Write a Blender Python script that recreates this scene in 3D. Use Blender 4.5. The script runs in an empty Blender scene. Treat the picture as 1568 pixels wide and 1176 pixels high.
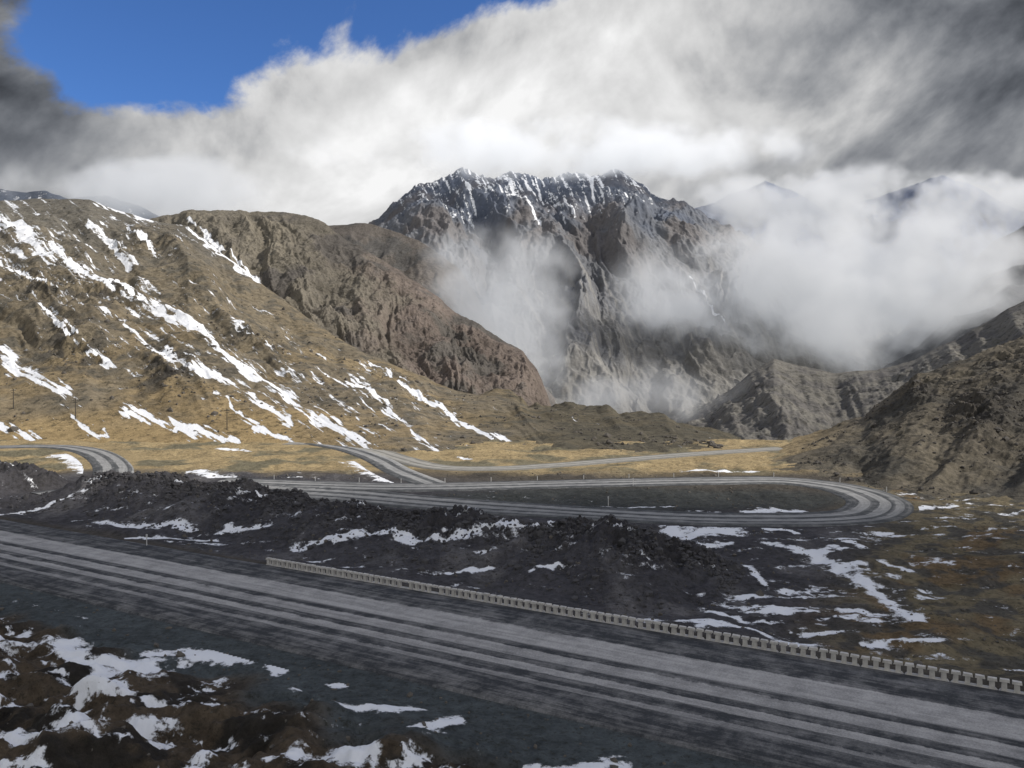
import bpy, math, random
import numpy as np
from mathutils import Vector
random.seed(4); rng=np.random.RandomState(7)
scene=bpy.context.scene
F=1230.0; CH=22.0   # for placing by image coordinates: focal length in pixels, camera height in metres

# ---------------------------------------------------------------- noise
_perm=np.tile(rng.permutation(256),3)
_ang=rng.rand(256)*2*np.pi; _gx=np.cos(_ang); _gy=np.sin(_ang)
def perlin(x,y,seed=0):
    xi=np.floor(x).astype(np.int64); yi=np.floor(y).astype(np.int64)
    xf=x-xi; yf=y-yi
    u=xf**3*(xf*(xf*6-15)+10); v=yf**3*(yf*(yf*6-15)+10)
    def g(ix,iy,dx,dy):
        h=_perm[(_perm[(ix+seed*17)&255]+iy+seed*31)&255]
        return _gx[h]*dx+_gy[h]*dy
    a=g(xi,yi,xf,yf); b=g(xi+1,yi,xf-1,yf); c=g(xi,yi+1,xf,yf-1); d=g(xi+1,yi+1,xf-1,yf-1)
    return (a+(b-a)*u+((c+(d-c)*u)-(a+(b-a)*u))*v)*1.5
def fbm(x,y,o=5,seed=0,gain=.5):
    r=0;a=1;f=1
    for i in range(o):
        r=r+a*perlin(x*f,y*f,seed+i); a*=gain; f*=2.03
    return r
def ridged(x,y,o=5,seed=0,gain=.45):
    r=0;a=1;f=1;t=0
    for i in range(o):
        n=1-np.sqrt(perlin(x*f,y*f,seed+i)**2+.004)*1.5
        r=r+a*n; t+=a; a*=gain; f*=2.07
    return np.clip(r/t,0,1)
def sm(a,b,x):
    t=np.clip((x-a)/(b-a),0,1); return t*t*(3-2*t)

def pdist(X,Y,pts):
    D=np.full(X.shape,1e9)
    for (x0,y0),(x1,y1) in zip(pts[:-1],pts[1:]):
        dx,dy=x1-x0,y1-y0; L=dx*dx+dy*dy+1e-9
        t=np.clip(((X-x0)*dx+(Y-y0)*dy)/L,0,1)
        D=np.minimum(D,np.hypot(X-x0-t*dx,Y-y0-t*dy))
    return D
def G(u,v,z=0.0):   # image pixel -> ground map position
    y=(CH-z)*F/(v-560.0); return ((u-784)/F*y,y)
def smooth_line(pts,n=8):
    P=[Vector((p[0],p[1])) for p in pts]; P=[P[0]*2-P[1]]+P+[P[-1]*2-P[-2]]
    out=[]
    for i in range(1,len(P)-2):
        for k in range(n):
            t=k/n
            a,b,c,d=P[i-1],P[i],P[i+1],P[i+2]
            q=0.5*((2*b)+(c-a)*t+(2*a-5*b+4*c-d)*t*t+(-a+3*b-3*c+d)*t**3)
            out.append((q.x,q.y))
    out.append((P[-2].x,P[-2].y)); return out

# ---------------------------------------------------------------- node helper
class N:
    def __init__(s,nt): s.nt=nt
    def n(s,t,**k):
        x=s.nt.nodes.new(t)
        for a,b in k.items(): setattr(x,a,b)
        return x
    def put(s,sock,v):
        if isinstance(v,bpy.types.NodeSocket): s.nt.links.new(v,sock)
        else: sock.default_value=v
    def m(s,op,a,b=None,c=None,clamp=False):
        x=s.n('ShaderNodeMath',operation=op,use_clamp=clamp)
        s.put(x.inputs[0],a)
        if b is not None: s.put(x.inputs[1],b)
        if c is not None: s.put(x.inputs[2],c)
        return x.outputs[0]
    def vm(s,op,a,b=None,sc=None):
        x=s.n('ShaderNodeVectorMath',operation=op)
        s.put(x.inputs[0],a)
        if b is not None: s.put(x.inputs[1],b)
        if sc is not None: s.put(x.inputs['Scale'],sc)
        return x.outputs['Value'] if op in('LENGTH','DISTANCE','DOT_PRODUCT') else x.outputs[0]
    def sstep(s,a,b,x,lo=0.0,hi=1.0):
        r=s.n('ShaderNodeMapRange',interpolation_type='SMOOTHSTEP')
        s.put(r.inputs[0],x); r.inputs[1].default_value=a; r.inputs[2].default_value=b
        r.inputs[3].default_value=lo; r.inputs[4].default_value=hi
        return r.outputs[0]
    def noise(s,vec,scale,detail=5,rough=.5,typ='FBM',dist=0.0):
        x=s.n('ShaderNodeTexNoise',noise_type=typ); s.put(x.inputs['Vector'],vec)
        x.inputs['Scale'].default_value=scale; x.inputs['Detail'].default_value=detail
        x.inputs['Roughness'].default_value=rough; x.inputs['Distortion'].default_value=dist
        return x.outputs[0]
    def mix(s,f,a,b,bt='MIX'):
        x=s.n('ShaderNodeMix',data_type='RGBA',blend_type=bt)
        s.put(x.inputs[0],f); s.put(x.inputs[6],a); s.put(x.inputs[7],b); return x.outputs[2]
    def rgb(s,v):
        x=s.n('ShaderNodeCombineColor'); 
        for i in range(3): s.put(x.inputs[i],v)
        return x.outputs[0]
def newmat(name):
    m=bpy.data.materials.new(name); m.use_nodes=True; nt=m.node_tree; nt.nodes.clear()
    h=N(nt); out=h.n('ShaderNodeOutputMaterial'); return m,h,out
def C(r,g,b): return (r,g,b,1.0)

def terrain_mat(name,fs=1.0,contrast=.5,bump=1.0,snow_fs=1.0,snow_k=.9,crag=0.0,clump=None,rough=.72):
    """fs: texture size factor in metres"""
    m,h,out=newmat(name)
    pos=h.n('ShaderNodeNewGeometry').outputs['Position']
    col=h.n('ShaderNodeAttribute',attribute_name='zone').outputs['Color']
    snow=h.n('ShaderNodeAttribute',attribute_name='snow').outputs['Fac']
    n1=h.noise(pos,.06/fs,3,.6); n2=h.noise(pos,.5/fs,6,rough)
    v=h.m('ADD',h.m('MULTIPLY',h.m('SUBTRACT',n1,.5),2.0*contrast),h.m('MULTIPLY',h.m('SUBTRACT',n2,.5),5.0*contrast))
    v=h.m('MAXIMUM',h.m('ADD',v,1.0),.25)
    c=h.mix(1.0,col,h.rgb(v),'MULTIPLY')
    if clump:
        vn=h.noise(pos,clump/fs,3,.75)
        f=h.sstep(.55,.63,vn); c=h.mix(h.m('MULTIPLY',f,.6),c,C(.030,.028,.022))
    sn=h.m('MULTIPLY',h.m('SUBTRACT',h.noise(pos,.30/snow_fs,6,.76),.5),snow_k*2.8)
    sf=h.sstep(.45,.62,h.m('ADD',snow,sn))
    c=h.mix(sf,c,C(.80,.82,.86))
    b=h.n('ShaderNodeBump'); b.inputs['Strength'].default_value=.9; b.inputs['Distance'].default_value=1.0*fs*bump
    hh=n2
    if crag: hh=h.m('ADD',hh,h.m('MULTIPLY',h.noise(pos,.16/fs,4,.6,'RIDGED_MULTIFRACTAL'),crag))
    hh=h.m('MULTIPLY',hh,h.m('SUBTRACT',1.0,h.m('MULTIPLY',sf,.6)))
    h.put(b.inputs['Height'],hh)
    p=h.n('ShaderNodeBsdfPrincipled'); h.put(p.inputs['Base Color'],c); p.inputs['Roughness'].default_value=.92
    p.inputs['Specular IOR Level'].default_value=.15
    h.put(p.inputs['Normal'],b.outputs[0]); h.nt.links.new(p.outputs[0],out.inputs[0]); return m

def grid_mesh(name,X,Y,Z,mat,zone=None,snow=None,uv=None,smooth=True):
    r,c=X.shape; me=bpy.data.meshes.new(name)
    co=np.stack([X,Y,Z],-1).reshape(-1,3).astype(np.float32)
    i=np.arange(r*c).reshape(r,c)
    q=np.stack([i[:-1,:-1],i[:-1,1:],i[1:,1:],i[1:,:-1]],-1).reshape(-1,4)
    me.vertices.add(len(co)); me.vertices.foreach_set('co',co.ravel())
    me.loops.add(q.size); me.loops.foreach_set('vertex_index',q.ravel().astype(np.int32))
    me.polygons.add(len(q)); me.polygons.foreach_set('loop_start',(np.arange(len(q))*4).astype(np.int32))
    me.polygons.foreach_set('loop_total',np.full(len(q),4,np.int32))
    me.update(calc_edges=True)
    me.polygons.foreach_set('use_smooth',np.full(len(me.polygons),smooth))
    if zone is not None:
        a=me.attributes.new('zone','FLOAT_COLOR','POINT')
        z4=np.concatenate([zone,np.ones(zone.shape[:2]+(1,))],-1).astype(np.float32); a.data.foreach_set('color',z4.ravel())
    if snow is not None:
        a=me.attributes.new('snow','FLOAT','POINT'); a.data.foreach_set('value',snow.astype(np.float32).ravel())
    if uv is not None:
        l=me.uv_layers.new(name='UVMap'); l.data.foreach_set('uv',uv.reshape(-1,2)[q.ravel()].astype(np.float32).ravel())
    ob=bpy.data.objects.new(name,me); scene.collection.objects.link(ob); me.materials.append(mat); return ob

def mixc(a,b,t): return a*(1-t[...,None])+b*t[...,None]
def full(X,c): return np.ones(X.shape+(3,))*np.array(c)

# ---------------------------------------------------------------- roads in plan
RD=(0.868,-0.496); RN=(0.496,0.868)
def sq(X,Y):
    return X*RD[0]+(Y-72.7)*RD[1], X*RN[0]+(Y-72.7)*RN[1]
def rq(s,q): return (s*RD[0]+q*RN[0], 72.7+s*RD[1]+q*RN[1])
hair=smooth_line([G(330,738),G(480,744),G(640,747),G(900,741),G(1100,737),G(1200,737),G(1290,748),G(1345,768),G(1335,787),G(1280,795),G(1180,797),G(1060,795),G(940,789),G(700,773),G(520,757),G(380,748)])
far=smooth_line([G(1200,687),G(1150,690),G(1060,696),G(950,705),G(850,713),G(760,718),G(670,716),G(610,702),G(570,690),G(510,681),G(440,679)])
link=smooth_line([G(480,679),G(530,688),G(575,703),G(610,722),G(660,742)])
leftr=smooth_line([G(-250,690),G(-100,687),G(0,685),G(80,684),G(130,690),G(160,703),G(172,722),G(150,740),G(60,752)])

def Hbase(X,Y):
    s,q=sq(X,Y); w=-q
    z=0*X
    near=np.clip(w-24,0,None); z=z+near*0.10
    z=z+ -0.8*sm(2,9,q)*(1-sm(30,45,q))
    return z
def mound(X,Y):
    s,q=sq(X,Y)
    wob=fbm(X/18,Y/18,3,3)*3.5
    a=sm(2.5,20,q+wob*.4)*(1-sm(25,31,q+wob))
    e=(1-sm(2,19,s+wob*.6))
    return a*e*(3.0+1.0*np.exp(-((s-0)/9)**2)+1.5*np.exp(-((s+72)/18)**2)+fbm(X/9,Y/9,3,5)*.8)
rdist_pts=[hair,far,link,leftr]
def H(X,Y):
    s,q=sq(X,Y)
    dr=np.full(X.shape,1e3)
    msk=(Y>95)&(Y<275)&(np.abs(X)<210)
    if msk.any():
        xs_,ys_=X[msk],Y[msk]; d=np.full(xs_.shape,1e3)
        for p in rdist_pts: d=np.minimum(d,pdist(xs_,ys_,p[::2]+[p[-1]]))
        dr[msk]=d
    roadm=sm(5.5,10,dr)*np.maximum(sm(.5,3,q),sm(20,25,-q))
    md=mound(X,Y)
    det=fbm(X/14,Y/14,6,11)*.6+(ridged(X/5,Y/5,4,21)-.6)*.5
    rough=np.clip(md/3,0,1)*(ridged(X/3.2,Y/3.2,5,31,.55)-.6)*2.4*(.35+.65*sm(12,20,q))
    nearb=sm(20,32,-q)
    hum=nearb*(fbm(X/7,Y/5,5,41)*1.0+(ridged(X/6,Y/4,4,43)-.5)*1.6+fbm(X/2,Y/2,4,45)*.22)
    isl=np.exp(-((X-25)/30)**2-((Y-133)/7)**2)*(-1.0)
    z=Hbase(X,Y)+(md+det+rough+hum)*roadm+isl*roadm
    edge=238+8*perlin(X/40,Y*0,9)
    drop=np.clip(Y-edge,0,None)
    z=z-np.minimum(drop*.5,75)*1.0
    rise=np.clip(X-75,0,None)*.05
    z=z+rise*roadm
    return z,dr,roadm,md

bb=np.concatenate([np.linspace(-3,-.68,40)[:-1],np.linspace(-.68,.68,900),np.linspace(.68,3,40)[1:]])
yy=np.concatenate([np.linspace(-25,18,20)[:-1],np.geomspace(18,260,700)[:-1],np.geomspace(260,9000,40)])
B,Y=np.meshgrid(bb,yy); X=B*(np.abs(Y)+12)
Z,dr,roadm,md=H(X,Y); s,q=sq(X,Y); w=-q
zone=full(X,(.075,.066,.055))
nz=fbm(X/16,Y/16,5,51); nz2=fbm(X/4,Y/4,4,55)
meadow=sm(158,172,Y+nz*5)
zone=mixc(zone,np.array((.33,.255,.140)),meadow)
zone=mixc(zone,np.array((.165,.148,.098)),meadow*sm(.0,.45,nz))
rightm=sm(14,24,s+nz*5)*sm(2,6,q)*(1-meadow)
zone=mixc(zone,np.array((.165,.138,.088)),rightm)
zone=mixc(zone,np.array((.150,.102,.055)),rightm*sm(.15,.5,nz)*.8)
zone=mixc(zone,np.array((.068,.066,.060)),rightm*sm(-.05,.3,nz2)*.85)
dk=np.clip(md/1.2,0,1)*(1-meadow); zone=mixc(zone,np.array((.058,.057,.064)),dk)
dk2=sm(0,3,q)*(1-sm(20,30,s))*(1-sm(50,75,q))*(1-meadow); zone=mixc(zone,np.array((.064,.062,.068)),dk2)
zone=mixc(zone,np.array((.125,.12,.122)),dk2*sm(.1,.6,fbm(X/8,Y/12,4,57))*.8)
rim=np.clip(md/2,0,1)*sm(15,21,q); zone=mixc(zone,np.array((.043,.041,.044)),rim*.8)
isl=sm(1.4,.5,((X-22)/36)**2+((Y-133)/12)**2); zone=mixc(zone,np.array((.055,.060,.058)),isl*.9)
shl=sm(17,19,w)*(1-sm(25,29,w+nz*4)); zone=mixc(zone,np.array((.068,.079,.083)),shl)
nearz=sm(25,29,w+nz*4); zone=mixc(zone,np.array((.082,.064,.046)),nearz)
zone=mixc(zone,np.array((.032,.028,.024)),nearz*sm(-.1,.3,nz2))
snow=np.full(X.shape,-.3)
def addsnow(pts,wd,k=1.0):
    global snow
    P=[G(*p) for p in pts]; d=pdist(X+nz2*.9,Y+nz*1.2+nz2*.9,P); snow=np.maximum(snow,k*(.95-d/(wd*1.4))*.9)
for pts,wd in [
 ([(460,815,2),(560,810,2),(700,818,2),(820,818,2),(850,806,2)],2.3),
 ([(130,772,3),(220,785,2),(300,790,2)],1.6),([(340,780,3),(410,782,3)],1.2),([(200,800,2),(330,812,1)],.9),
 ([(0,765,2),(60,760,2),(110,752,2)],1.5),([(420,880,0),(300,860,0),(120,838,0)],.5),
 ([(1020,805),(1060,815),(1120,812)],3.2),([(1060,832),(1110,828)],1.6),([(1150,805),(1220,815)],1.4),
 ([(1180,830),(1250,845),(1290,865),(1340,890),(1400,935)],2.0),([(1395,782),(1430,778),(1465,776)],2.5),
 ([(1150,785),(1190,780),(1230,785)],3.0),([(950,778),(1050,778)],1.2),
 ([(1000,948),(1060,955),(1130,962),(1230,980)],1.8),([(1080,930),(1140,940)],1.7),([(1300,830),(1330,838)],1.0),
 ([(1330,965),(1430,970)],1.0),([(1350,860),(1400,868)],1.0),([(1200,895),(1230,898)],.9),([(690,878),(740,880)],.8),([(820,885),(860,882)],.8),([(1150,860),(1170,890)],1.0),
 ([(1055,721),(1150,720)],3.0),([(540,708),(570,722),(600,738)],4.0),([(85,697),(115,703),(135,722)],4.0),
 ([(300,722),(345,735)],3.5),([(335,690),(385,692)],2.5),([(700,700),(720,702)],1.5),
 ([(0,892),(60,905),(150,940)],2.6),([(-60,1010,.5),(60,992,.5),(110,1010,.5),(215,1028,.5)],2.8),([(230,1000,.5),(370,1003,.3)],1.7),
 ([(-40,1150,2),(90,1130,2),(180,1115,1.5)],2.1),([(400,1020,0),(430,1025,0)],1.3),([(530,1092,.5),(610,1085,.5)],1.3),
 ([(640,1122,.5),(690,1112,.3)],1.3),([(430,1160,2),(560,1165,1.5)],1.4),([(800,1170,.8),(960,1176,.4)],1.4),([(240,1075,1),(330,1090,1)],1.3),([(500,1050,.4),(530,1048,.4)],1.0),([(100,1050,1),(200,1060,1)],1.4)]:
    addsnow(pts,wd)
snow=np.maximum(snow,nearz*(.24+.56*fbm(X/3.2,Y/2.0,6,61,.68)-.12*sm(.3,.9,X/(Y+1)+.35)))
snow=np.maximum(snow,(rightm*1.1+dk2)*(.18+.38*fbm(X/9,Y/2.6,5,66,.6)))
snow=np.maximum(snow,shl*sm(21,26,w)*(.10+.4*fbm(X/3,Y/2,4,68,.6)))
snow=np.minimum(snow,1)*np.where((w>-.6)&(w<21),0,1)-.5*((w>-.6)&(w<21))
snow=np.where(dr<5.5,-.6,snow)
gm=terrain_mat('ground_soil_grass_snow',.5,.54,.7,.6,.66,0.0,1.2,.78)
ground=grid_mesh('ground',X,Y,Z,gm,zone,snow)
def hz(x,y): 
    return float(H(np.array([x],float),np.array([y],float))[0][0])

# ---------------------------------------------------------------- road material & ribbons
def road_mat(name,base,dust,bands):
    m,h,out=newmat(name)
    uv=h.n('ShaderNodeUVMap').outputs[0]
    sp=h.n('ShaderNodeSeparateXYZ'); h.put(sp.inputs[0],uv); a,b=sp.outputs[0],sp.outputs[1]
    cb=h.n('ShaderNodeCombineXYZ'); h.put(cb.inputs[0],a); h.put(cb.inputs[1],h.m('MULTIPLY',b,.06))
    st=h.noise(cb.outputs[0],1.6,7,.70)
    blot=h.noise(uv,.45,7,.75); fine=h.noise(uv,7,3,.75)
    aw=h.m('ADD',a,h.m('ADD',h.m('MULTIPLY',h.m('SUBTRACT',blot,.5),.9),h.m('MULTIPLY',h.m('SUBTRACT',st,.5),.8)))
    tot=None
    for c,wd,k in bands:
        g=h.sstep(wd,wd*.8,h.m('ABSOLUTE',h.m('SUBTRACT',aw,c)),0,1)
        g=h.m('MULTIPLY',g,k); tot=g if tot is None else h.m('MAXIMUM',tot,g)
    f=h.m('ADD',h.m('MULTIPLY',tot,.66),h.m('MULTIPLY',h.m('SUBTRACT',st,.5),1.3))
    f=h.m('ADD',f,h.m('MULTIPLY',h.m('SUBTRACT',blot,.5),1.4))
    f=h.m('ADD',f,.12,clamp=True)
    c=h.mix(f,base,dust)
    vv=h.m('ADD',.4,h.m('MULTIPLY',fine,1.2)); c=h.mix(1.0,c,h.rgb(vv),'MULTIPLY')
    bp=h.n('ShaderNodeBump'); bp.inputs['Distance'].default_value=.04; bp.inputs['Strength'].default_value=.6; h.put(bp.inputs['Height'],fine)
    p=h.n('ShaderNodeBsdfPrincipled'); h.put(p.inputs['Base Color'],c); p.inputs['Roughness'].default_value=.92; p.inputs['Specular IOR Level'].default_value=.12
    h.put(p.inputs['Normal'],bp.outputs[0]); h.nt.links.new(p.outputs[0],out.inputs[0]); return m
def ribbon(name,pts,wd,mat,zfun,skirt=.5):
    P=np.array(pts); T=np.gradient(P,axis=0); T/=np.linalg.norm(T,axis=1)[:,None]+1e-9
    Nn=np.stack([-T[:,1],T[:,0]],-1)
    S=np.concatenate([[0],np.cumsum(np.linalg.norm(np.diff(P,axis=0),axis=1))])
    o=np.array([-wd/2-skirt]+list(np.linspace(-wd/2,wd/2,9))+[wd/2+skirt])
    X=P[:,0:1]+Nn[:,0:1]*o; Y=P[:,1:2]+Nn[:,1:2]*o
    Z=zfun(X,Y)+.14; Z[:,0]-=.5; Z[:,-1]-=.5
    uv=np.stack([np.tile(o+wd/2,(len(P),1)),np.tile(S[:,None],(1,len(o)))],-1)
    return grid_mesh(name,X,Y,Z,mat,uv=uv)
hm=road_mat('worn_asphalt_highway',C(.050,.053,.058),C(.44,.43,.42),[(6.1,1.9,1.0),(9.6,.9,.85),(12.0,.6,.9),(14.2,.35,.55)])
S=np.arange(-330,130,1.0); pts=[rq(s_,-9.3) for s_ in S]
highway=ribbon('road',[ (x,y) for x,y in pts][::-1],18.0,hm,Hbase)
rm=road_mat('dusty_asphalt_road',C(.066,.070,.074),C(.36,.36,.355),[(2.6,1.0,.9),(5.6,.9,.9),(7.8,.6,.6)])
rm2=road_mat('concrete_valley_road',C(.17,.165,.15),C(.38,.37,.34),[(2,1.0,.9),(4.5,.8,.9)])
ribbon('road',hair,9.5,rm,Hbase); ribbon('road',far,6.5,rm2,Hbase); ribbon('road',link,6,rm,lambda a,b:Hbase(a,b)+.02); ribbon('road',leftr,7.5,rm,Hbase)

# ---------------------------------------------------------------- generic mesh builder
class MB:
    def __init__(s): s.v=[]; s.f=[]
    def box(s,c,d,ax=(1,0),jit=0):
        cx,cy,cz=c; a,b,hh=d[0]/2,d[1]/2,d[2]/2; k=len(s.v); nx,ny=-ax[1],ax[0]
        for dz in(-1,1):
            sc=.9 if dz>0 else 1
            for i,j in((-1,-1),(1,-1),(1,1),(-1,1)):
                s.v.append((cx+ax[0]*a*i*sc+nx*b*j*sc+random.uniform(-jit,jit),cy+ax[1]*a*i*sc+ny*b*j*sc+random.uniform(-jit,jit),cz+dz*hh+random.uniform(-jit,jit)))
        s.f+=[(k+3,k+2,k+1,k),(k+4,k+5,k+6,k+7)]+[(k+i,k+(i+1)%4,k+4+(i+1)%4,k+4+i) for i in range(4)]
    def cyl(s,p0,p1,r0,r1,n=8):
        p0=Vector(p0);p1=Vector(p1);d=(p1-p0).normalized();a=d.orthogonal().normalized();b=d.cross(a);k=len(s.v)
        for p,r in((p0,r0),(p1,r1)):
            for i in range(n):
                t=2*math.pi*i/n; s.v.append(tuple(p+a*math.cos(t)*r+b*math.sin(t)*r))
        s.f+=[(k+i,k+(i+1)%n,k+n+(i+1)%n,k+n+i) for i in range(n)]+[tuple(range(k+n,k+2*n)),tuple(range(k+n-1,k-1,-1))]
    def make(s,name,mat,parent=None):
        me=bpy.data.meshes.new(name); me.from_pydata(s.v,[],s.f); me.update(); me.materials.append(mat)
        o=bpy.data.objects.new(name,me); scene.collection.objects.link(o); o.parent=parent; return o
def simple_mat(name,col,rough=.85,sc=4,var=.5):
    m,h,out=newmat(name); pos=h.n('ShaderNodeNewGeometry').outputs['Position']
    n=h.noise(pos,sc,5,.65); v=h.m('ADD',1-var,h.m('MULTIPLY',n,2*var)); c=h.mix(1.0,C(*col),h.rgb(v),'MULTIPLY')
    p=h.n('ShaderNodeBsdfPrincipled'); h.put(p.inputs['Base Color'],c); p.inputs['Roughness'].default_value=rough
    h.nt.links.new(p.outputs[0],out.inputs[0]); return m
conc=simple_mat('weathered_concrete',(.50,.485,.46),.9,2.5,.6)
mb=MB(); s0=-31.2
s_=s0
while s_<75:
    x,y=rq(s_+.35,0); z=0
    if random.random()>.02:
        mb.box((x,y,z+.42),(.34,.30,.56),RD,.02)
    s_+=.72
s_=s0
while s_<75:
    L=2.88; x,y=rq(s_+L/2,0)
    mb.box((x,y,.07),(L-.01,.5,.18),RD,.005)
    for k in range(4):
        x,y=rq(s_+.36+k*.72,0); mb.box((x,y,.78+random.uniform(-.02,.02)),(.60,.36,.17),RD,.02)
    s_+=L
mb.make('concrete_parapet_wall',conc)

def ico():
    import bmesh
    bm=bmesh.new(); bmesh.ops.create_icosphere(bm,subdivisions=1,radius=1); v=np.array([p.co[:] for p in bm.verts]); f=np.array([[q.index for q in p.verts] for p in bm.faces]); bm.free(); return v,f
iv,if_=ico()
def rocks(name,xs,ys,zs,rs,mat):
    V=[];Fc=[];k=0
    for x,y,z,r in zip(xs,ys,zs,rs):
        sc=rng.uniform(.55,1.25,3)*r; v=iv*(1+rng.uniform(-.28,.28,(len(iv),1)))*sc
        a=rng.rand()*6.28; c_,s_=math.cos(a),math.sin(a); v=np.stack([v[:,0]*c_-v[:,1]*s_,v[:,0]*s_+v[:,1]*c_,v[:,2]],-1)
        V.append(v+[x,y,z]); Fc.append(if_+k); k+=len(iv)
    me=bpy.data.meshes.new(name); me.from_pydata(np.concatenate(V).tolist(),[],np.concatenate(Fc).tolist()); me.update(); me.materials.append(mat)
    o=bpy.data.objects.new(name,me); scene.collection.objects.link(o); return o
n=15000; ss=rng.uniform(-110,18,n); qq=rng.normal(22,4,n); qq=np.where(rng.rand(n)<.3,rng.uniform(2,30,n),qq)
xs=ss*RD[0]+qq*RN[0]; ys=72.7+ss*RD[1]+qq*RN[1]; zs,dr_,rm_,md_=H(xs,ys); 
keep=(dr_>6)&(md_>.35)&(qq>1.5)&(fbm(xs/7,ys/7,3,77)>-.15); rs=np.clip(rng.lognormal(-1.85,.5,n),.06,.7)
rocks('rock_pile',xs[keep],ys[keep],zs[keep],rs[keep],simple_mat('dark_spoil_rock',(.060,.058,.062),.9,1.5,.7))
n=5000; xs=rng.uniform(-60,80,n); ys=rng.uniform(25,165,n); zs,dr_,rm_,md_=H(xs,ys); s2,q2=sq(xs,ys)
keep=(dr_>6)&((q2>1.5)|(q2<-19)); rs=np.clip(rng.lognormal(-2.3,.5,n),.04,.45)
rocks('scattered_stones',xs[keep],ys[keep],zs[keep],rs[keep],simple_mat('stone',(.10,.09,.078),.9,1.5,.6))

# ---------------------------------------------------------------- hills
LAST={}
def loft(name,crest,base,nt,ns,mat,disp,colfun,snowfun,power=1.0,back=1.0,backs=.7):
    cr=np.array(crest,float); ba=np.array(base,float)
    U=np.linspace(cr[0,0],cr[-1,0],nt)
    cv,cd=np.interp(U,cr[:,0],cr[:,1]),np.interp(U,cr[:,0],cr[:,2]); bv,bd=np.interp(U,ba[:,0],ba[:,1]),np.interp(U,ba[:,0],ba[:,2])
    k=9; ker=np.ones(k)/k
    for arr in(cd,bd): arr[:]=np.convolve(np.pad(arr,k//2,'edge'),ker,'valid')
    cz=CH+(560-cv)/F*cd; bz=CH+(560-bv)/F*bd
    s=np.concatenate([[-.06,-.03],np.linspace(0,1,ns),np.linspace(1,1+back,max(20,ns//6))[1:]])
    Sg,Ug=np.meshgrid(s,U,indexing='ij')
    Yg=bd+(cd-bd)*Sg; X=(Ug-784)/F*Yg
    p=np.where(Sg<=1,np.clip(Sg,0,1)**power,1-(Sg-1)*backs); p=np.where(Sg<0,Sg*1.5,p)
    Z=bz+(cz-bz)*p-np.where(Sg<0,1.5,0)
    V=560-(Z-CH)/Yg*F
    env=np.where(Sg<=1,sm(0,.12,Sg)*(1-.8*sm(.78,1,Sg)),.2+.8*sm(1,1.3,Sg))
    D=disp(X,Yg,Ug,V,Sg,env); Z2=Z+D
    LAST.update(X=X,Y=Yg,Z=Z2,U=Ug,V=V,S=Sg)
    return grid_mesh(name,X,Yg,Z2,mat,colfun(X,Yg,Ug,V,Sg,Z2,D),snowfun(X,Yg,Ug,V,Sg,Z2,D))
def scatter(name,n,wfun,rmu,rsd,rmax,mat,smin=.02,smax=1.02):
    L=LAST; r,c=L['X'].shape; i=rng.randint(2,r-1,n*6); j=rng.randint(0,c-1,n*6)
    Sv=L['S'][i,j]; wv=wfun(L['X'][i,j],L['Y'][i,j],L['U'][i,j],L['V'][i,j])*(Sv>smin)*(Sv<smax)
    k=np.where(rng.rand(n*6)<wv)[0][:n]; i,j=i[k],j[k]; t=rng.rand(len(k)); 
    x=L['X'][i,j]*(1-t)+L['X'][i,j+1]*t; y=L['Y'][i,j]*(1-t)+L['Y'][i,j+1]*t; z=L['Z'][i,j]*(1-t)+L['Z'][i,j+1]*t
    rs=np.clip(rng.lognormal(rmu,rsd,len(k)),.1,rmax); rocks(name,x,y,z,rs,mat)
def streaks(U,V,lst,seed=0,al=None,ac=None):
    wu=fbm(U/55,V/45,5,200+seed,.5)*9; wv=fbm(U/50,V/45,5,210+seed,.5)*9
    k=.92+.25*fbm(U/30,V/30,4,220+seed)
    if al is not None: k=k+.50*fbm(ac/5,al/50,4,230+seed,.6)
    sn=np.zeros(U.shape)-.4
    for pts,wd in lst:
        d=pdist(U+wu,V+wv,pts); sn=np.maximum(sn,k-d/(wd*1.2))
    return np.minimum(sn,.95)
A0c=[(-420,330,620),(-100,315,620),(0,309,620),(60,306,620),(140,307,615),(180,323,610),(240,340,600),(290,345,590),(340,385,560),(400,430,525),(480,490,480),(560,543,440),(700,598,375),(830,626,325),(950,640,292),(1050,655,268),(1090,668,255),(1135,688,243)]
A0b=[(-420,676,233),(-100,676,233),(0,675,235),(200,676,233),(450,678,229),(600,697,200),(720,703,196),(850,702,196),(1000,698,200),(1135,696,204)]
def cragm(U,V):
    return np.exp(-((U-110)/45)**2-((V-530)/40)**2)+np.exp(-((U-255)/45)**2-((V-570)/35)**2)+.8*np.exp(-((U-60)/60)**2-((V-440)/25)**2)+.7*np.exp(-((U-170)/60)**2-((V-455)/22)**2)+.6*np.exp(-((U-380)/70)**2-((V-520)/20)**2)+.5*np.exp(-((U-230)/90)**2-((V-370)/20)**2)
def A0d(X,Y,U,V,S,e):
    a=.85*V-.527*U; al=.85*U+.527*V
    wa=fbm(U/160,V/160,3,80)*40
    far_=np.clip((Y-200)/250,.12,1)
    big=(ridged((a+wa)/95,al/420,4,81)-.6)*14*far_
    gul=(ridged((a+wa*.5)/28,al/260,3,83)-.6)*3.2*far_
    med=fbm(X/26,Y/26,6,85)*2.0*far_
    cr=cragm(U,V)*(ridged(X/12,Y/12,5,88,.6)-.30)*13*far_
    low=(ridged(X/9,Y/9,4,90)-.6)*1.4*far_
    return (big+gul+med+cr+low)*e
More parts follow.
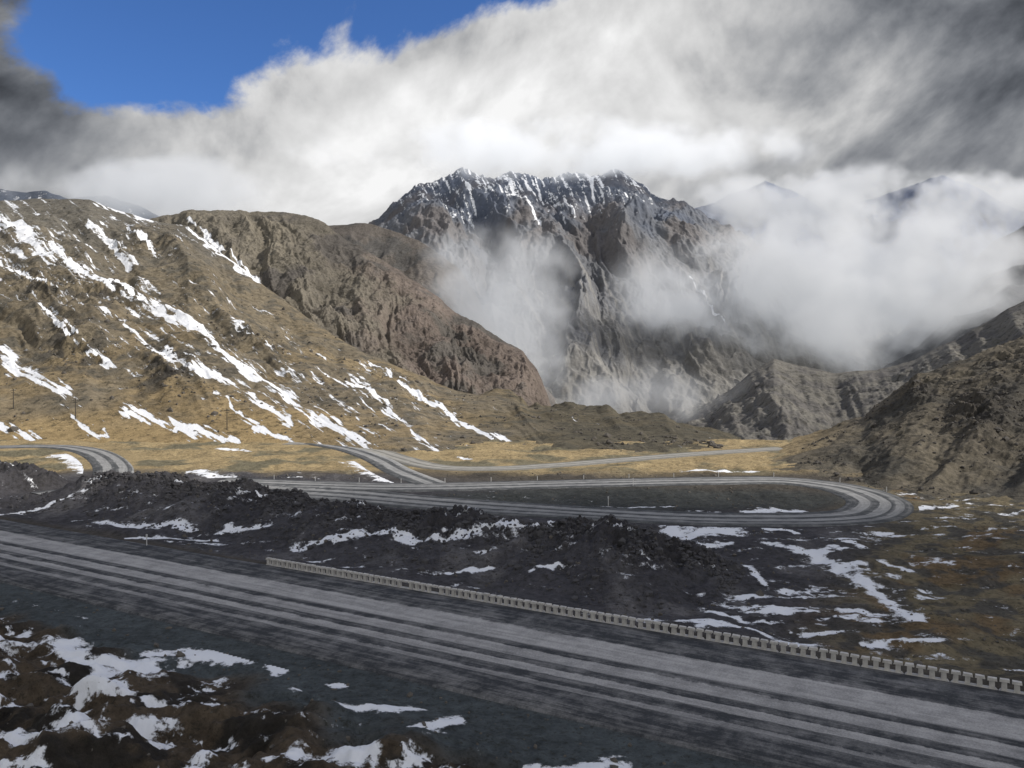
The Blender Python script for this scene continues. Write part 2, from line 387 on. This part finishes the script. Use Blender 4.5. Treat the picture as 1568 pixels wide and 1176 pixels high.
def A0col(X,Y,U,V,S,Z,D):
    n=fbm(X/45,Y/45,5,91); n2=fbm(X/10,Y/10,4,93)
    c=full(X,(.190,.160,.113))
    c=mixc(c,np.array((.245,.192,.115)),sm(-.2,.4,n)*sm(430,590,V))
    c=mixc(c,np.array((.112,.104,.086)),sm(.05,.5,n2)*.75)
    c=mixc(c,np.array((.33,.245,.128)),sm(590,670,V+n*30)*(1-sm(420,640,U)))
    c=mixc(c,np.array((.150,.142,.124)),(1-sm(330,430,V+n*40))*.8)
    c=mixc(c,np.array((.058,.053,.047)),np.clip(cragm(U,V),0,1)*sm(-.3,.2,n2))
    c=mixc(c,np.array((.085,.078,.058)),sm(700,880,U+n*60)*.8)
    return c
A0s=[([(30,365),(100,395),(200,452),(260,485),(310,512)],18),([(310,512),(360,560),(430,600),(480,640),(560,680)],11),
 ([(235,540),(300,570),(380,605),(440,650)],9),([(540,585),(590,620),(630,655),(670,692)],8),([(615,590),(660,615),(700,640),(780,680)],7),
 ([(290,345),(310,365),(350,393),(400,430)],5),([(155,312),(190,325),(240,338),(300,334)],10),([(0,530),(30,565),(100,605)],17),
 ([(0,655),(30,668),(50,670)],15),([(195,628),(250,648),(340,672)],14),([(270,660),(330,672),(360,672)],8),([(140,340),(170,365),(205,400)],6),
 ([(0,400),(30,420),(70,440)],10),([(0,340),(50,360)],8),([(120,520),(150,540),(170,555)],9),([(560,562),(600,580)],4),([(390,655),(440,672)],8),
 ([(110,640),(160,668)],8),([(200,350),(240,385)],5),([(330,610),(400,650)],4),([(160,480),(230,530),(260,545)],5),([(430,600),(520,660)],3.5),([(60,480),(120,515)],5)]
def A0sn(X,Y,U,V,S,Z,D):
    a=.85*V-.527*U; al=.85*U+.527*V
    sn=streaks(U,V,A0s,0,al,a)
    band=np.exp(-((V-(430+.45*(U-100)))/110)**2)*sm(820,560,U)
    sp=-.02+.44*fbm(a/6,al/50,5,95,.65)+.30*band+.15*(1-sm(330,440,V))
    return np.maximum(sn,sp)
hmA=terrain_mat('dry_hillside',1.6,.42,.9,1.3,.34,.5,.55,.76)
loft('hill',A0c,A0b,1000,600,hmA,A0d,A0col,A0sn,1.08,.8)
scatter('boulders',3000,lambda X,Y,U,V: np.clip(.06+np.clip(cragm(U,V),0,1)*.9+.3*fbm(X/20,Y/20,3,96),0,1),-.9,.45,1.5,simple_mat('hill_rock',(.085,.076,.066),.9,.6,.6))

A1c=[(150,352,850),(240,334,830),(290,325,820),(340,323,800),(400,326,790),(470,329,770),(500,342,755),(530,364,740),(600,408,700),(660,448,670),(700,478,650),(760,512,620),(800,538,600),(822,560,590),(838,600,570),(850,640,560),(870,668,550)]
A1b=[(150,420,640),(290,430,620),(400,500,560),(560,600,480),(700,650,430),(870,690,400)]
def A1d(X,Y,U,V,S,e):
    wa=fbm(U/120,V/120,3,101)*35; a=(U*.9-V*.42+wa); al=V*.9+U*.42
    big=(ridged(a/80,al/330,5,102)-.6)*26; med=(ridged(X/40,Y/40,6,105,.6)-.6)*14
    return (big+med+fbm(X/12,Y/12,4,107)*1.2)*e
def A1col(X,Y,U,V,S,Z,D):
    n=fbm(X/60,Y/60,5,111); c=full(X,(.175,.158,.130))
    c=mixc(c,np.array((.172,.142,.124)),sm(480,640,U+n*120)); c=mixc(c,np.array((.120,.11,.10)),sm(0,.4,n)); 
    c=mixc(c,np.array((.205,.184,.146)),(1-sm(380,470,U+n*80))*.8)
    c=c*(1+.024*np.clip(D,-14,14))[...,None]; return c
hmB=terrain_mat('rocky_hillside',2.4,.46,1.1,3.0,.5,1.1,.5,.76)
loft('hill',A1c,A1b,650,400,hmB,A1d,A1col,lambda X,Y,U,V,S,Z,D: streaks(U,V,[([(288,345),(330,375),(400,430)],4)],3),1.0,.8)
A2c=[(400,345,1150),(500,347,1100),(560,343,1080),(590,350,1070),(640,368,1040),(680,395,1010),(705,415,1000),(740,470,980),(790,540,950),(850,610,920)]
A2b=[(400,560,820),(850,660,780)]
loft('hill',A2c,A2b,300,220,hmB,lambda X,Y,U,V,S,e:((ridged(X/110,Y/200,5,121)-.6)*26+(ridged(X/30,Y/30,5,123)-.6)*8)*e,
 lambda X,Y,U,V,S,Z,D: mixc(full(X,(.150,.134,.12)),np.array((.115,.11,.105)),sm(0,.4,fbm(X/50,Y/50,4,125))),lambda X,Y,U,V,S,Z,D: 0*X-.3)

# central mountain
Cc=[(420,430,2400),(500,385,2500),(560,346,2550),(590,322,2600),(620,300,2600),(645,280,2620),(680,271,2620),(710,262,2620),(745,273,2600),(780,264,2600),(830,272,2600),(880,262,2600),(915,272,2580),(950,266,2550),(985,285,2520),(1005,300,2500),(1060,322,2450),(1120,350,2400),(1200,395,2350),(1300,450,2300),(1450,540,2200)]
Cb=[(420,660,1250),(1450,690,1150)]
def Cd(X,Y,U,V,S,e):
    wa=fbm(U/130,V/130,5,131)*50
    c=(U-860)*(1.15-.35*S)+wa-.45*(V-450)
    big=(ridged(c/150,V/420+.3,6,133,.5)-.6)*125
    med=(ridged((X+Y*.35)/130,(Y-X*.3)/340,6,137,.55)-.6)*45
    return (big+med+fbm(X/60,Y/60,5,139)*4)*(e*(.35+.65*np.clip(S*1.6,0,1)) )+ (ridged(X/38,Y/140,5,141,.6)-.6)*14*sm(.6,1,S)+fbm(X/120,Y/200,5,142,.6)*11*sm(.6,1,S)
def Ccol(X,Y,U,V,S,Z,D):
    n=fbm(X/160,Y/160,5,143); st=fbm((U-.5*V)/7,V/120,5,145)
    c=full(X,(.155,.160,.172)); c=mixc(c,np.array((.155,.146,.146)),sm(-.1,.4,n)*(1-sm(330,480,V)))  # rock colour lifted and tinted blue as painted haze
    c=mixc(c,np.array((.188,.180,.162)),sm(430,600,V+n*60)*.8)
    c=mixc(c,np.array((.28,.27,.25)),sm(.1,.6,st)*sm(360,440,V)*.6)
    c=mixc(c,np.array((.095,.118,.170)),(1-sm(270,370,V+n*40))*.75)  # more blue haze painted in towards the summit
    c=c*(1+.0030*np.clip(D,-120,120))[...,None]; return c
def Csn(X,Y,U,V,S,Z,D):
    n=fbm(U/14,V/26,5,147); a=(1-sm(280,372,V+n*25))*sm(1060,1000,U)*sm(550,630,U)
    d=streaks(U,V,[([(770,268),(790,300),(830,350)],8),([(640,312),(700,322)],4),([(900,270),(910,300)],4),([(730,268),(750,290)],3),([(1060,420),(1110,500)],2.0)],9)
    return np.maximum(a*(.40+.52*fbm((U-.6*V)/6,V/30,5,149,.65)),d)
hmC=terrain_mat('mountain_rock',8.0,.24,.65,7,.62,1.0,None,.72)
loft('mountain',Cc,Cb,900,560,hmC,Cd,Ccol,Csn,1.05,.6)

Ec=[(1030,668,950),(1070,632,980),(1110,603,1000),(1150,570,1010),(1185,548,1020),(1220,556,1020),(1280,570,1000),(1340,566,980),(1400,552,960),(1460,520,940),(1568,458,900),(1800,330,850)]
Eb=[(1030,700,620),(1250,700,560),(1800,760,420)]
loft('hill',Ec,Eb,450,280,terrain_mat('scree_hillside',3.5,.32,.8,5,.5,.7,.4),
 lambda X,Y,U,V,S,e:((ridged((U-V*.5)/150,V/340,6,151,.5)-.6)*26+fbm(X/40,Y/60,6,153,.55)*4.5)*e,
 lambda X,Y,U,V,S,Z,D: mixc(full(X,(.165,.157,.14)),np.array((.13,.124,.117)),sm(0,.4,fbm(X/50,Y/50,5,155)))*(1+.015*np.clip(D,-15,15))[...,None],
 lambda X,Y,U,V,S,Z,D: 0*X-.3,1.0,.8)
E2c=[(1330,560,1900),(1450,430,1850),(1520,370,1800),(1568,345,1800),(1700,270,1750),(1900,200,1700)]
loft('hill',E2c,[(1330,660,1200),(1900,660,1000)],220,180,hmC,lambda X,Y,U,V,S,e:((ridged(X/170,Y/220,5,161)-.6)*60)*e,
 lambda X,Y,U,V,S,Z,D: full(X,(.10,.103,.11)),lambda X,Y,U,V,S,Z,D:0*X-.3)
Dc=[(900,360,6000),(1000,335,6000),(1060,322,6000),(1110,303,6000),(1170,278,6000),(1215,296,6000),(1270,325,6000),(1340,300,6000),(1400,280,6000),(1440,270,6000),(1490,288,6000),(1560,325,6000),(1750,330,6000)]
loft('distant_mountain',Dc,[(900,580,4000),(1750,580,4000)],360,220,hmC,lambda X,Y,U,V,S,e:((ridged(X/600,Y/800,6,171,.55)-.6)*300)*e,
 lambda X,Y,U,V,S,Z,D: full(X,(.032,.060,.14)),lambda X,Y,U,V,S,Z,D:.35*fbm(U/10,V/30,4,173,.6)+.05)  # blue of the air painted into the rock colour
Dl=[(-300,270,4000),(-60,285,4000),(15,292,4000),(45,298,4000),(75,292,4000),(110,305,4000),(170,300,4000),(215,314,4000),(245,332,4000),(300,350,4000),(380,380,4000)]
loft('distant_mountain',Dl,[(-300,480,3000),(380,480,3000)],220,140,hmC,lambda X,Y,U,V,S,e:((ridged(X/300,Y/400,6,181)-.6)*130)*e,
 lambda X,Y,U,V,S,Z,D: full(X,(.075,.09,.12)),lambda X,Y,U,V,S,Z,D:.3*fbm(U/15,V/30,4,183)+.25)  # blue-grey distance haze is part of this base colour

Fc=[(1110,722,182),(1150,714,188),(1200,694,200),(1260,670,215),(1320,642,228),(1340,622,232),(1375,598,236),(1405,573,240),(1440,566,243),(1480,552,246),(1520,532,250),(1568,512,255),(1700,440,265),(2100,300,280)]
Fb=[(1110,724,178),(1180,727,165),(1260,735,158),(1330,746,148),(1400,760,138),(1480,772,130),(1568,782,124),(1750,800,116),(2100,840,105)]
def F1(U,V): return np.exp(-((U-1500)/60)**2-((V-640)/45)**2)+.6*np.exp(-((U-1400)/35)**2-((V-600)/20)**2)+.4*np.exp(-((U-1560)/50)**2-((V-560)/30)**2)
def Fd(X,Y,U,V,S,e):
    c1=F1(U,V)+sm(1310,1400,U)*sm(.72,.9,S)*.7
    fa=sm(1130,1330,U)
    return ((ridged((U+V*.9)/150,(V-U*.5)/380,4,191)-.6)*5*fa+fbm(X/16,Y/16,6,193)*1.2*fa+(ridged(X/5,Y/5,5,194)-.6)*.9*fa+c1*(ridged(X/8,Y/8,5,195,.6)-.4)*5.0)*np.maximum(e,.45*sm(.9,1,S)*fa)
def Fcol(X,Y,U,V,S,Z,D):
    n=fbm(X/20,Y/20,5,197); c=full(X,(.128,.112,.085)); c=mixc(c,np.array((.080,.074,.062)),sm(-.1,.4,n))
    c=mixc(c,np.array((.27,.21,.12)),sm(.5,1,S+n*.3)*(1-sm(1200,1330,U)))
    c=mixc(c,np.array((.048,.044,.041)),np.clip(F1(U,V),0,1)*.8); return c
loft('hill',Fc,Fb,600,400,terrain_mat('brown_hillside',.8,.50,.8,2,.5,.6,.35,.78),Fd,Fcol,lambda X,Y,U,V,S,Z,D:0*X-.2+.3*fbm(X/8,Y/8,4,199)*sm(.2,0,S),1.0,.8)
scatter('boulders',3500,lambda X,Y,U,V: np.clip(.04+F1(U,V)*.9+.35*fbm(X/12,Y/12,3,198),0,1)*sm(1150,1300,U)*(U<1750),-1.5,.5,.9,simple_mat('hill_rock_dark',(.060,.054,.048),.9,.6,.6))

# ---------------------------------------------------------------- poles and posts
wood=simple_mat('weathered_pole_wood',(.05,.045,.04)); white=simple_mat('white_painted_post',(.6,.6,.6))
bpy.context.view_layer.update()
def drop(x,y):
    z=hz(x,y)
    for o in scene.objects:
        if o.name.startswith('hill'):
            ok,l,_,_=o.ray_cast(Vector((x,y,900)),Vector((0,0,-1)))
            if ok: z=max(z,l.z)
    return z
for (u,v,hh) in((347,672,6.5),(115,668,6.5),(20,664,6.5)):
    x,y=G(u,v,.0); z=drop(x,y); e=bpy.data.objects.new('utility_pole',None); scene.collection.objects.link(e)
    m1=MB(); m1.cyl((x,y,z-.5),(x,y,z+hh),.15,.10); m1.make('pole',wood,e)
    m2=MB(); m2.box((x,y,z+hh-.5),(1.8,.12,.12)); m2.box((x,y,z+hh-1.2),(1.3,.12,.12)); m2.make('crossarm',wood,e)
    m3=MB()
    for o_ in(-.8,-.4,.4,.8): m3.cyl((x+o_,y,z+hh-.44),(x+o_,y,z+hh-.22),.05,.03,6)
    m3.make('insulators',white,e)
def posts(line,off,step,n0,n1,name):
    P=np.array(line); S=np.concatenate([[0],np.cumsum(np.linalg.norm(np.diff(P,axis=0),axis=1))]); T=np.gradient(P,axis=0); T/=np.linalg.norm(T,axis=1)[:,None]+1e-9
    m1=MB()
    for sd in np.arange(n0*S[-1],n1*S[-1],step):
        x,y=np.interp(sd,S,P[:,0]),np.interp(sd,S,P[:,1]); tx,ty=np.interp(sd,S,T[:,0]),np.interp(sd,S,T[:,1])
        x-=ty*off; y+=tx*off; z=float(Hbase(np.array(x),np.array(y)))
        m1.cyl((x,y,z-.1),(x,y,z+.9),.06,.05,6)
    m1.make(name,white)
posts(hair,5.4,9,.0,.5,'road_marker_posts')
for u,v in((222,838),(932,772),(970,745)):
    x,y=G(u,v); e=MB(); z=hz(x,y); e.cyl((x,y,z-.2),(x,y,z+1.4),.06,.05); e.box((x,y,z+1.35),(.22,.05,.3)); e.make('road_delineator_sign',white)

# ---------------------------------------------------------------- fog banks (real volumes standing in the valley)
def fog(name,u,v,d,rx,ry,rz,dens,scale,thr=.0,emi=.3,tint=(.93,.96,1.0),rot=0,k=2.6):
    import bmesh
    bm=bmesh.new(); bmesh.ops.create_icosphere(bm,subdivisions=2,radius=1.05)
    me=bpy.data.meshes.new(name); bm.to_mesh(me); bm.free()
    o=bpy.data.objects.new(name,me); scene.collection.objects.link(o)
    o.location=((u-784)/F*d,d,CH+(560-v)/F*d); o.scale=(rx/F*d,ry,rz/F*d); o.rotation_euler=(0,math.radians(rot),0)
    m,h,out=newmat(name+'_vapour'); oc=h.n('ShaderNodeTexCoord').outputs['Object']; pos=h.n('ShaderNodeNewGeometry').outputs['Position']
    r=h.vm('LENGTH',oc)
    n=h.noise(pos,scale,3.5,.66,dist=0)
    f=h.m('ADD',h.m('SUBTRACT',.78-thr,r),h.m('MULTIPLY',h.m('SUBTRACT',n,.5),k))
    f=h.m('MULTIPLY',h.sstep(0,.7,f),h.sstep(1,.7,r)); de=h.m('MULTIPLY',f,dens)
    pv=h.n('ShaderNodeVolumePrincipled'); pv.inputs['Color'].default_value=C(.97,.98,1); h.put(pv.inputs['Density'],de); pv.inputs['Anisotropy'].default_value=.2
    pv.inputs['Emission Color'].default_value=C(*tint); h.put(pv.inputs['Emission Strength'],h.m('MULTIPLY',de,emi))  # added glow stands in for light scattered many times inside the cloud
    h.nt.links.new(pv.outputs[0],out.inputs['Volume'])
    me.materials.append(m)
fog('cloud',775,480,860,195,90,150,.019,.011,-.06,.26,rot=30)
fog('cloud',1300,460,1600,410,240,165,.013,.0055,-.18,.26,k=3.4)
fog('cloud',970,600,900,240,80,66,.009,.012,.0,.22)
fog('cloud',1340,335,3200,450,300,95,.0070,.0034,.04,.28,k=5.0)
fog('cloud',850,230,2450,460,160,58,.011,.0050,-.10,.48,k=3.2)
fog('cloud',230,290,2800,300,200,60,.008,.003,-.1,.34)

# added cloud sheets, out of view, placed to shade the foreground and right hill
sun_dir=Vector((.78,-.10,.60)).normalized()
def shade_cloud(tx,ty,rx,ry,hgt=380,op=.88):
    k=hgt/sun_dir.z; cx,cy=tx+sun_dir.x*k,ty+sun_dir.y*k
    a=np.linspace(0,2*np.pi,97); r=np.linspace(0.001,1,40); R,A=np.meshgrid(r,a,indexing='ij')
    X=R*np.cos(A)*rx; Y=R*np.sin(A)*ry; Z=(1-R**2)*18+fbm(X/30,Y/30,4,300)*8
    m,h,out=newmat('shade_cloud_sheet'); oc=h.n('ShaderNodeTexCoord').outputs['Object']
    rr=h.vm('LENGTH',h.vm('MULTIPLY',oc,(1/rx,1/ry,0)))
    n=h.noise(oc,.02,4,.6); f=h.sstep(0,.40,h.m('ADD',h.m('SUBTRACT',.8,rr),h.m('MULTIPLY',h.m('SUBTRACT',n,.5),.9)))
    d=h.n('ShaderNodeBsdfDiffuse'); d.inputs[0].default_value=C(.8,.8,.82); t=h.n('ShaderNodeBsdfTransparent'); mx=h.n('ShaderNodeMixShader')
    h.put(mx.inputs[0],h.m('MULTIPLY',f,op)); h.nt.links.new(t.outputs[0],mx.inputs[1]); h.nt.links.new(d.outputs[0],mx.inputs[2]); h.nt.links.new(mx.outputs[0],out.inputs[0])
    o=grid_mesh('cloud',X,Y,Z,m); o.location=(cx,cy,hgt)
shade_cloud(15,74,225,100,380,.92)
shade_cloud(190,175,110,72,380,.80)

# ---------------------------------------------------------------- sky
wd=bpy.data.worlds.new('World'); scene.world=wd; wd.use_nodes=True; nt=wd.node_tree; nt.nodes.clear(); h=N(nt)
out=h.n('ShaderNodeOutputWorld'); sky=h.n('ShaderNodeTexSky',sky_type='NISHITA'); sky.sun_disc=False
sky.sun_elevation=math.asin(sun_dir.z); sky.sun_rotation=math.atan2(sun_dir.x,sun_dir.y); sky.altitude=2500; sky.air_density=1.1; sky.dust_density=.0; sky.ozone_density=6.0
b1=h.n('ShaderNodeBackground'); h.put(b1.inputs[0],h.mix(1.0,sky.outputs[0],C(.66,.85,1.10),'MULTIPLY')); b1.inputs[1].default_value=.125
g=h.n('ShaderNodeTexCoord').outputs['Generated']; sp=h.n('ShaderNodeSeparateXYZ'); h.put(sp.inputs[0],g)
az=h.m('ARCTAN2',sp.outputs[0],sp.outputs[1]); el=h.m('ARCSINE',sp.outputs[2])
ca,sa=math.cos(.42),math.sin(.42)
al=h.m('ADD',h.m('MULTIPLY',az,ca),h.m('MULTIPLY',el,sa)); ac=h.m('SUBTRACT',h.m('MULTIPLY',el,ca),h.m('MULTIPLY',az,sa))
def cvec(dx,dy):
    c=h.n('ShaderNodeCombineXYZ'); h.put(c.inputs[0],h.m('ADD',h.m('MULTIPLY',al,.80),dx)); h.put(c.inputs[1],h.m('ADD',ac,dy)); c.inputs[2].default_value=.37; return c.outputs[0]
n0=h.noise(cvec(0,0),4.6,8,.58,dist=.15); n1=h.noise(cvec(1,0),4.4,8,.53,dist=.25); n1b=h.noise(cvec(1.008,.022),4.4,8,.53,dist=.25); nb=h.noise(cvec(3,1),2.6,2,.5)
L=h.m('SUBTRACT',el,h.m('ADD',.420,h.m('MULTIPLY',az,.30)))
blue=h.m('MULTIPLY',h.sstep(-.09,.09,L),h.sstep(-.64,-.46,az))
cover=h.sstep(.46,.66,h.m('ADD',h.m('SUBTRACT',1.08,blue),h.m('MULTIPLY',h.m('SUBTRACT',n0,.5),2.0)))
cover=h.m('MAXIMUM',cover,h.sstep(.16,.08,el))
def blob(a,e,ra,re,k):
    x=h.m('DIVIDE',h.m('SUBTRACT',az,a),ra); y=h.m('DIVIDE',h.m('SUBTRACT',el,e),re)
    d=h.m('ADD',h.m('MULTIPLY',x,x),h.m('MULTIPLY',y,y)); return h.m('MULTIPLY',h.m('EXPONENT',h.m('MULTIPLY',d,-1.0)),k)
br=.755
for b in[(.08,.34,.30,.13,.13),(-.24,.25,.22,.10,.13),(.60,.36,.20,.24,-.30),(-.58,.25,.15,.10,-.30),(-.62,.45,.22,.13,-.42),(.62,.1,.2,.1,-.12),(.36,.27,.06,.12,-.08)]:
    br=h.m('ADD',br,blob(*b))
br=h.m('ADD',br,h.m('MULTIPLY',h.m('SUBTRACT',n1,n1b),1.7)); br=h.m('ADD',br,h.m('MULTIPLY',h.m('SUBTRACT',nb,.5),.28)); br=h.m('ADD',br,h.m('MULTIPLY',h.m('SUBTRACT',n0,.5),.50))
br=h.m('MAXIMUM',br,.2)
# soft shoulder so the brightest billows keep their modelling
over=h.m('MAXIMUM',h.m('SUBTRACT',br,.80),0.0); br=h.m('SUBTRACT',br,h.m('MULTIPLY',over,.42)); br=h.m('MINIMUM',br,.97)
lin=h.m('POWER',br,2.2)
cc=h.mix(h.sstep(.2,.85,br),C(.84,.93,1.10),C(1,1,1)); cc=h.mix(1.0,cc,h.rgb(lin),'MULTIPLY')
b2=h.n('ShaderNodeBackground'); h.put(b2.inputs[0],cc); b2.inputs[1].default_value=1.0
mx=h.n('ShaderNodeMixShader'); h.put(mx.inputs[0],cover); nt.links.new(b1.outputs[0],mx.inputs[1]); nt.links.new(b2.outputs[0],mx.inputs[2]); nt.links.new(mx.outputs[0],out.inputs[0])

sd=bpy.data.lights.new('sun','SUN'); sd.energy=4.4; sd.angle=math.radians(1.5); sd.color=(1,.94,.85)
so=bpy.data.objects.new('sun',sd); scene.collection.objects.link(so); so.rotation_euler=sun_dir.to_track_quat('Z','Y').to_euler()

cam=bpy.data.cameras.new('camera'); cam.lens=36*F/1568; cam.clip_start=.5; cam.clip_end=30000
co=bpy.data.objects.new('camera',cam); scene.collection.objects.link(co); co.location=(0,0,CH); co.rotation_euler=(math.radians(90-1.3),0,0)
scene.camera=co
scene.view_settings.view_transform='Standard'; scene.view_settings.look='None'; scene.view_settings.exposure=0
